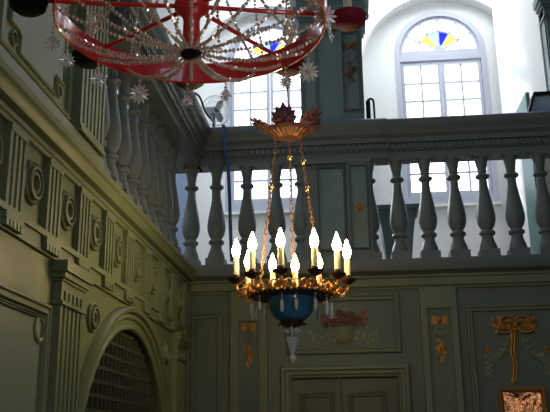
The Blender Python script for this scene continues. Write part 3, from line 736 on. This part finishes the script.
# ------------------------------------------------------------------ red chandelier
RX, RY, RZ = -.50, 2.44, 2.96
rc = thing('red_crystal_chandelier', (RX, RY, 2.8), 'red lacquered hoop chandelier draped in crystal bead strands at the top', 'chandelier')
def rp(r, a, z): t_ = math.radians(a); return Vector((RX + r * math.sin(t_), RY + r * math.cos(t_), z))
m = MB(); m.lathe([(.45, RZ), (.454, RZ), (.458, RZ + .05), (.456, RZ + .085), (.450, RZ + .085), (.446, RZ + .05), (.446, RZ + .004)], (RX, RY, 0), 96)
m.f = m.f[:-2]  # open hoop
m.add([], [])
n0 = 96
m.f += [(6 * n0 + k, 6 * n0 + (k + 1) % n0, (k + 1) % n0, k) for k in range(n0)]
m.obj('hoop', M['red'], rc)
m = MB(); m.lathe([(.028, 2.862), (.036, 2.875), (.030, 2.90), (.028, 2.98), (.034, 3.0), (.058, 3.02), (.06, 3.045), (.045, 3.07), (.03, 3.10), (.028, 3.4), (.05, 3.44), (.02, 3.5)], (RX, RY, 0), 28); m.obj('hub', M['red'], rc)
m = MB(); m.lathe([(.004, 2.838), (.022, 2.842), (.034, 2.852), (.036, 2.862), (.028, 2.868)], (RX, RY, 0), 24); m.obj('hub_cap', M['black'], rc)
cupang = [-12 + 45 * k for k in range(8)]
for a in cupang:
    m = MB(); m.tube([rp(.04, a, 3.035), rp(.30, a, 3.030), rp(.49, a, 3.032)], .008, 8); m.obj('spoke', M['red'], rc)
    c = rp(.54, a, 3.02); big = (a == 78)
    m = MB(); m.lathe([(.010, 2.985), (.040, 2.988), (.058, 3.002), (.064, 3.028), (.056, 3.032), (.016, 3.045)], (c.x, c.y, 0), 28)
    cup = m.obj('candle_cup', M['darkred'] if a in (33, 78) else M['black'], rc)
    m = MB(); m.lathe([(.015, 3.045), (.015, 3.105), (.012, 3.11)], (c.x, c.y, 0), 14); m.obj('candle_sleeve', M['candle'], cup)
    m = MB(); m.lathe([(.010, 3.108), (.020, 3.125), (.025, 3.15), (.020, 3.18), (.010, 3.205), (.002, 3.215)], (c.x, c.y, 0), 14); m.obj('flame_bulb', M['frosted'], cup)
m = MB(); m.tube([rp(0, 0, 3.48), rp(0, 0, 6.70)], .006, 6); m.obj('ceiling_rod', M['black'], rc)
m = MB(); m.lathe([(.02, 4.10), (.10, 4.12), (.16, 4.16), (.165, 4.20), (.15, 4.20), (.02, 4.14)], (RX, RY, 0), 32); m.obj('top_ring', M['red'], rc)
def strand(p0, p1, sag, n, r=.0078):
    m = MB(); p0, p1 = Vector(p0), Vector(p1)
    for k in range(n + 1):
        q = k / n; p = p0.lerp(p1, q) - Vector((0, 0, sag * 4 * q * (1 - q))); m.gem(p + Vector((random.uniform(-1, 1), random.uniform(-1, 1), random.uniform(-1, 1))) * r * .18, r * random.uniform(.85, 1.2), 1.15)
    return m
NS = 22
for k in range(NS):                           # swags from the hub cap to the hoop
    a = 360 * k / NS + 5; strand(rp(.034, a, 2.866), rp(.443, a, RZ + .012), (.025, .055, .035)[k % 3], 30, .0078).obj('bead_strand', M['bead'], rc)
for k in range(16):                           # swags from hoop up to the top ring
    a = 360 * k / 16 + 3; strand(rp(.455, a, RZ + .085), rp(.16, a, 4.13), .0, 78, .0074).obj('bead_strand', M['bead'], rc)
for k in range(12):
    a = 30 * k + 12; strand(rp(.06, a, 3.43), rp(.447, a + 8, RZ + .085), .05, 44, .0074).obj('bead_strand', M['bead'], rc)
def flower_mb(c, r, face):
    m = MB(); c = Vector(c); f_ = Vector(face).normalized(); a_ = f_.cross(Vector((0, 0, 1))).normalized(); b_ = a_.cross(f_)
    for k in range(12):
        t_ = 2 * PI * k / 12; d = a_ * math.cos(t_) + b_ * math.sin(t_); s_ = f_.cross(d); m.leaf(c + d * r * .2 - f_ * .002, d - f_ * .15, s_, r * .8, r * .17)
    m.gem(c - f_ * .006, r * .3); return m
face = Vector((0, 1, 0))
fl = [(-37, .03, .036), (-13, .05, .022), (-60, .035, .026), (-83, .04, .026), (-101, .05, .024), (6, .03, .022), (40, .03, .025), (57, .03, .036), (82, -.085, .038)]
for a, dz, r in fl:
    p = rp(.452, a, RZ - .004); n = max(2, int(dz / .013)) if dz > 0 else 2
    s0 = p if dz > 0 else p + Vector((0, 0, .08)); s1 = Vector((p.x, p.y, RZ - .006 - dz))
    m = strand(s0, s1, 0, n, .0072); st = m.obj('pendant_strand', M['bead'], rc)
    c = s1 - Vector((0, 0, r)); flower_mb(c, r * 1.15, (c - Vector((0, 0, 1.6))) ).obj('crystal_flower', M['crystal'], st)
    if dz < 0: strand(c - Vector((-.012, 0, r * .8)), c - Vector((-.020, 0, r + .05)), 0, 5, .009).obj('tail_beads', M['crystal'], st)

# ------------------------------------------------------------------ lights
def area(name, loc, rot, sx, sy, e, col):
    l = bpy.data.lights.new(name, 'AREA'); l.shape = 'RECTANGLE'; l.size = sx; l.size_y = sy; l.energy = e; l.color = col
    o = bpy.data.objects.new(name, l); o.location = loc; o.rotation_euler = rot; COL.objects.link(o); return o
def point(name, loc, e, col, r=.05):
    l = bpy.data.lights.new(name, 'POINT'); l.energy = e; l.color = col; l.shadow_soft_size = r
    o = bpy.data.objects.new(name, l); o.location = loc; COL.objects.link(o); return o
wd = bpy.data.worlds.new('sky'); sc.world = wd; wd.use_nodes = True
bg = wd.node_tree.nodes['Background']; bg.inputs[0].default_value = (.86, .93, 1, 1); bg.inputs[1].default_value = 6.2
l = bpy.data.lights.new('sun', 'SUN'); l.energy = 6; l.angle = math.radians(6); l.color = (1, .97, .92)
o = bpy.data.objects.new('sun', l); o.rotation_euler = Vector((1, -1.25, -.85)).to_track_quat('-Z', 'Y').to_euler(); COL.objects.link(o)
area('gallery_ceiling_fill', (.6, 6.95, 6.5), (0, 0, 0), 3.6, .7, 85, (.90, .95, 1))  # added fill under the ceiling, brightens the white gallery walls
area('cool_room_fill', (1.6, -1.6, 5.4), (math.radians(62), 0, math.radians(12)), 2.2, 1.6, 42, (.62, .80, 1))  # added cool ambient for the whole room, no window modelled there
area('side_gallery_fill', (-2.0, 5.6, 5.6), (0, 0, 0), .8, 3.0, 45, (.80, .88, 1))  # added fill so the wall behind the side balusters reads bright
point('red_chandelier_fill', (.5, .3, 2.3), 5, (1, .90, .76), .12); point('red_chandelier_fill', (.50, 1.75, 2.1), 9, (1, .90, .78), .10)  # unseen lights added to brighten the red chandelier and its beads
for q in ((2.20, -.2, 1.95), (2.28, -.2, 2.12), (2.52, -.1, 1.98), (2.5, -.1, 2.2), (2.05, -.1, 2.25)): point('mirror_sparkle_light', q, .6, (1, .88, .68), .035)  # unseen points added so the mirror shows sparkles

# ------------------------------------------------------------------ camera
f_, pi_, ya, ro = 817.244, .284911910, .0919958612, -.0128492657
cy, sy, cp, sp_ = math.cos(ya), math.sin(ya), math.cos(pi_), math.sin(pi_)
fwd = Vector((-sy * cp, cy * cp, sp_)); rt = Vector((cy, sy, 0)); up = rt.cross(fwd)
r2 = rt * math.cos(ro) + up * math.sin(ro); u2 = -rt * math.sin(ro) + up * math.cos(ro)
cam = bpy.data.cameras.new('camera'); co = bpy.data.objects.new('camera', cam); COL.objects.link(co)
mw = Matrix((r2, u2, -fwd)).transposed().to_4x4(); mw.translation = Vector((0, 0, 1.6)); co.matrix_world = mw
cam.sensor_width = 36; cam.lens = f_ / 550 * 36; cam.clip_start = .05
sc.camera = co
sc.view_settings.view_transform = 'Standard'; sc.view_settings.look = 'None'; sc.view_settings.gamma = 1; sc.view_settings.exposure = 0
sc.cycles.use_denoising = True; sc.cycles.max_bounces = 8; sc.cycles.diffuse_bounces = 5; sc.cycles.transparent_max_bounces = 12
sc.cycles.sample_clamp_indirect = 6; sc.cycles.caustics_reflective = False; sc.cycles.caustics_refractive = False
